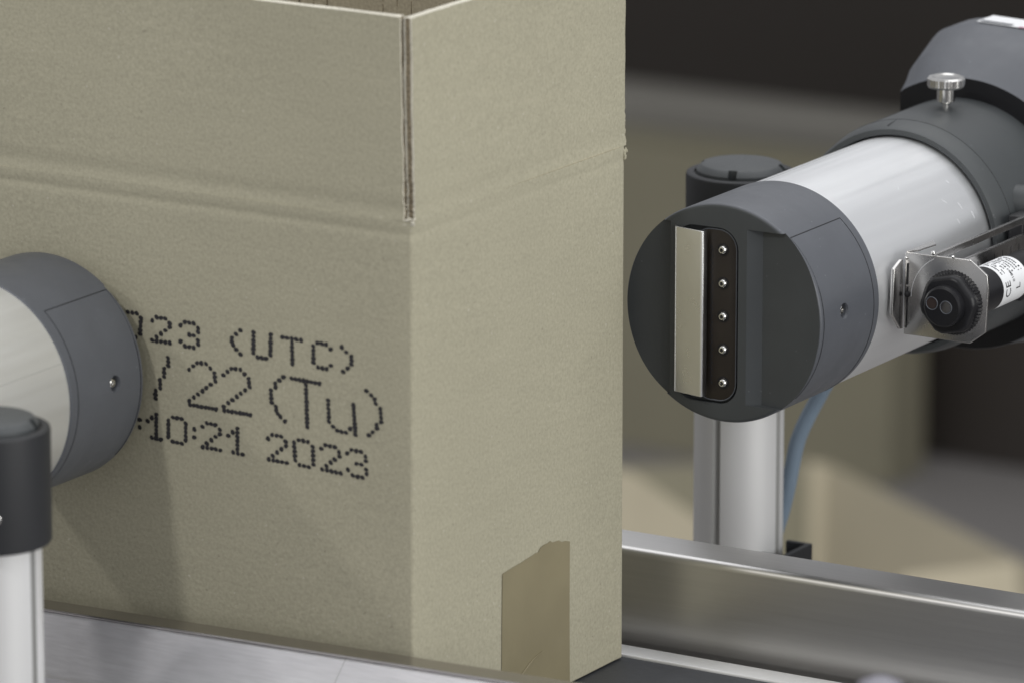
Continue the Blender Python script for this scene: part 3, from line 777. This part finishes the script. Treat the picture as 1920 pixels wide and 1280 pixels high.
# ------------------------------------------------------------------ mounting posts
PT = 0.1635
def make_post():
    t = thing('mounting_post', 'round grooved aluminium post with charcoal collar standing behind the far rail', 'post', (-0.035, 0.3105, 0), 0, 'grooved posts that carry the print heads')
    # tube with four grooves
    bm = bmesh.new(); n = 144; Rp = 0.0188
    lo, hi = [], []
    for k in range(n):
        a = 2*PI*k/n; h = ((a+PI/4) % (PI/2))-PI/4
        g = abs(h)*Rp
        r = Rp-(0.0011 if g < 0.0015 else 0)
        lo.append(bm.verts.new((r*math.cos(a), r*math.sin(a), -0.80))); hi.append(bm.verts.new((r*math.cos(a), r*math.sin(a), 0.125)))
    for k in range(n):
        f = bm.faces.new((lo[k], lo[(k+1) % n], hi[(k+1) % n], hi[k]))
        a = 2*PI*(k+0.5)/n; h = ((a+PI/4) % (PI/2))-PI/4
        if abs(h)*Rp < 0.0013: f.material_index = 1
    bm.faces.new(lo); bm.faces.new(hi)
    obj('grooved_tube', bm, [M['alu_post'], M['groove']], t, smooth=True)
    bm = lathe([(0.1210, 0), (0.1210, 0.0222), (0.1217, 0.0228), (PT-0.0016, 0.0230), (PT-0.0006, 0.0227), (PT-0.0002, 0.0221), (PT-0.0002, 0.0196), (PT-0.0018, 0.0192), (PT-0.0018, 0)], 96, 'Z')
    c = obj('post_collar', bm, M['plastic_dark'], t, smooth=True)
    # end plug with four notches
    bm = lathe([(PT-0.0018, 0.0186), (PT+0.0008, 0.0186), (PT+0.0012, 0.0183), (PT+0.0030, 0.0168), (PT+0.0033, 0.0160), (PT+0.0033, 0)], 96, 'Z')
    bm.faces.new([v for v in bm.verts if abs(v.co.z-(PT-0.0018)) < 1e-6])
    e = obj('end_plug', bm, M['plastic_mid'])
    cs = []
    for k in range(4):
        a = math.radians(-73+90*k)
        b2 = bx(0.0158, 0.022, -0.0018, 0.0018, PT-0.001, PT+0.01)
        bmesh.ops.rotate(b2, verts=b2.verts[:], matrix=Matrix.Rotation(a, 3, 'Z')); cs.append(obj('c', b2, M['black']))
    apply_boolean(e, cs); e.name = 'end_plug'
    for f in e.data.polygons: f.use_smooth = True
    md = e.modifiers.new('split', 'EDGE_SPLIT'); md.split_angle = math.radians(30)
    e.parent = c
    obj('ring_inlay', lathe([(PT-0.0014, 0.0189), (PT-0.0014, 0.0194)], 96, 'Z'), M['chrome'], c)
    bm = lathe([(0, 0), (0, 0.0018), (0.0007, 0.0018), (0.0009, 0.0014), (0.0009, 0)], 24, 'Y')
    a = math.radians(-50)
    bmesh.ops.translate(bm, verts=bm.verts[:], vec=(0, 0, 0))
    bmesh.ops.rotate(bm, verts=bm.verts[:], matrix=Matrix.Rotation(a-PI/2, 3, 'Z'))
    bmesh.ops.translate(bm, verts=bm.verts[:], vec=(0.0226*math.cos(a), 0.0226*math.sin(a), 0.1345))
    obj('collar_bolt', bm, M['chrome'], c, smooth=True)
    # foot holder
    bm = bmesh.new()
    box(bm, 0.0175, 0.0290, -0.012, -0.0098, -0.06, 0.0050); box(bm, 0.0268, 0.0290, -0.0098, 0.012, -0.06, 0.0050); box(bm, 0.0175, 0.0268, 0.0098, 0.012, -0.06, 0.0050)
    obj('foot_holder', bm, M['plastic_dark'], t)
    obj('foot_plate', bx(-0.05, 0.05, -0.05, 0.05, -0.848, -0.80), M['plastic_dark'], t, bevel=0.002)
    return t
post = make_post()
p2 = copy_tree(post)
q = onplane(-19, 797, 1, -0.148)
p2.location = (q.x, q.y, q.z-PT)
p2.scale = (0.94, 0.94, 1)
p2['label'] = 'grooved aluminium post with charcoal collar at the left edge, in front of the carton'

# blue cable hanging from the right head
cpx = [(1600, 640), (1560, 700), (1536, 742), (1513, 785), (1496, 825), (1486, 870), (1477, 915), (1466, 960), (1448, 1020), (1435, 1100)]
pts = [onplane(x, y, 1, 0.345) for x, y in cpx]
fine = []
for i in range(len(pts)-1):
    p0, p1, p2_, p3 = pts[max(i-1, 0)], pts[i], pts[i+1], pts[min(i+2, len(pts)-1)]
    for k in range(6):
        t = k/6; fine.append(0.5*((2*p1)+(p2_-p0)*t+(2*p0-5*p1+4*p2_-p3)*t*t+(3*p1-p0-3*p2_+p3)*t**3))
tag(obj('cable', tube(fine, 0.0033, 16), M['cable'], smooth=True), 'blue cable hanging in a curve beside the post under the print head', 'cable')

# knob in the near foreground, barely in the picture
q = atdepth(1650, 1322, 1.98)
bm = lathe([(-0.014, 0), (-0.014, 0.0085), (-0.006, 0.0100), (0.002, 0.0098), (0.0075, 0.0070), (0.0095, 0.0030), (0.0098, 0)], 48, 'Z')
kn = thing('stand_knob', 'blurred lilac grey rounded knob at the bottom edge in the foreground', 'knob', q)
obj('knob_cap', bm, M['knob'], kn, smooth=True)
obj('knob_stem', lathe([(-0.85-q.z+0.001, 0), (-0.85-q.z+0.001, 0.006), (-0.0142, 0.006), (-0.0142, 0)], 24, 'Z'), M['machine'], kn, smooth=True)

# ------------------------------------------------------------------ things far behind, out of focus
ZG = -0.85
def carton_far(name, label, x0, x1, y0, y1, z1, mt, lid=True, flaps=True, z0=ZG+0.001):
    t = thing(name, label, 'carton', ((x0+x1)/2, (y0+y1)/2, z0))
    off = Matrix.Translation((-(x0+x1)/2, -(y0+y1)/2, -z0))
    th = 0.006
    bm = bmesh.new()
    box(bm, x0, x1, y0, y0+th, z0, z1); box(bm, x0, x1, y1-th, y1, z0, z1)
    box(bm, x0, x0+th, y0+th, y1-th, z0, z1); box(bm, x1-th, x1, y0+th, y1-th, z0, z1); box(bm, x0+th, x1-th, y0+th, y1-th, z0, z0+th)
    o = obj('carton_wall', bm, mt, t); o.matrix_parent_inverse = off
    return t, off
# the big one standing behind the post
p = atdepth(1300, 285, 5.9); pr1 = atdepth(1690, 330, 5.9)
yA = p.y
xr = onplane(1672, 600, 1, yA).x; zl = onplane(1400, 300, 1, yA).z
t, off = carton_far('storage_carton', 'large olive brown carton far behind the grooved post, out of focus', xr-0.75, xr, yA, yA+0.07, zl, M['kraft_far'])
# long grey beam above it
q0 = atdepth(1170, 225, 6.6)
yB = q0.y
zt_, zb_ = onplane(1300, 205, 1, yB).z, onplane(1300, 290, 1, yB).z
bmm = tag(obj('roller_table_beam', bx(-6, 3, yB, yB+0.1, zb_, zt_), M['beam'], bevel=0.004), 'long grey horizontal beam across the blurred background', 'beam')
md = None
# open carton in front of it with a raised flap
def quad(pix, name, mt, parent, inv, thick=0.006):
    bm = bmesh.new()
    bm.faces.new([bm.verts.new(atdepth(x, y, z)) for x, y, z in pix])
    o = obj(name, bm, mt, parent)
    o.matrix_parent_inverse = inv
    m_ = o.modifiers.new('thick', 'SOLIDIFY'); m_.thickness = thick
    return o
c0 = atdepth(1500, 1100, 5.2)
oc = thing('open_carton', 'open beige carton with slanting flaps behind the rail, out of focus', 'carton', (c0.x, c0.y, ZG))
inv = Matrix.Translation((-c0.x, -c0.y, -ZG))
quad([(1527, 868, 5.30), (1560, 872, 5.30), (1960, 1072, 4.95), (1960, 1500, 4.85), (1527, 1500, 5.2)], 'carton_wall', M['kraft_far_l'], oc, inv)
quad([(1090, 880, 5.25), (1526, 866, 5.31), (1526, 1500, 5.2), (1090, 1500, 5.1)], 'carton_wall', M['kraft_far'], oc, inv)  # shaded wall of the same carton, shade put into a darker board colour
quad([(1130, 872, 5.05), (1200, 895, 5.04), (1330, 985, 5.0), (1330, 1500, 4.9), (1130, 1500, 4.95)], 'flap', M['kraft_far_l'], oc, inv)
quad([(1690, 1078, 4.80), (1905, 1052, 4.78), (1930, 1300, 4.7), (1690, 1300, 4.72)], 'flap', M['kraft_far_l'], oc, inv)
# dark machine cabinet on the right
yC = yA+0.12
x0c = onplane(1700, 600, 1, yC).x
mc = thing('machine_cabinet', 'dark brown machine cabinet at the right of the blurred background', 'cabinet', (x0c+0.5, yC+0.3, ZG))
o = obj('cabinet_body', bx(x0c, x0c+1.2, yC, yC+0.5, onplane(1750, 850, 1, yC).z, onplane(1750, 250, 1, yC).z), M['machine'], mc); o.matrix_parent_inverse = Matrix.Translation((-(x0c+0.5), -(yC+0.3), -ZG))
for lx in (x0c+0.02, x0c+1.12):
    o = obj('leg', bx(lx, lx+0.05, yC+0.4, yC+0.45, ZG+0.001, onplane(1750, 850, 1, yC).z-0.0005), M['machine'], mc); o.matrix_parent_inverse = Matrix.Translation((-(x0c+0.5), -(yC+0.3), -ZG))
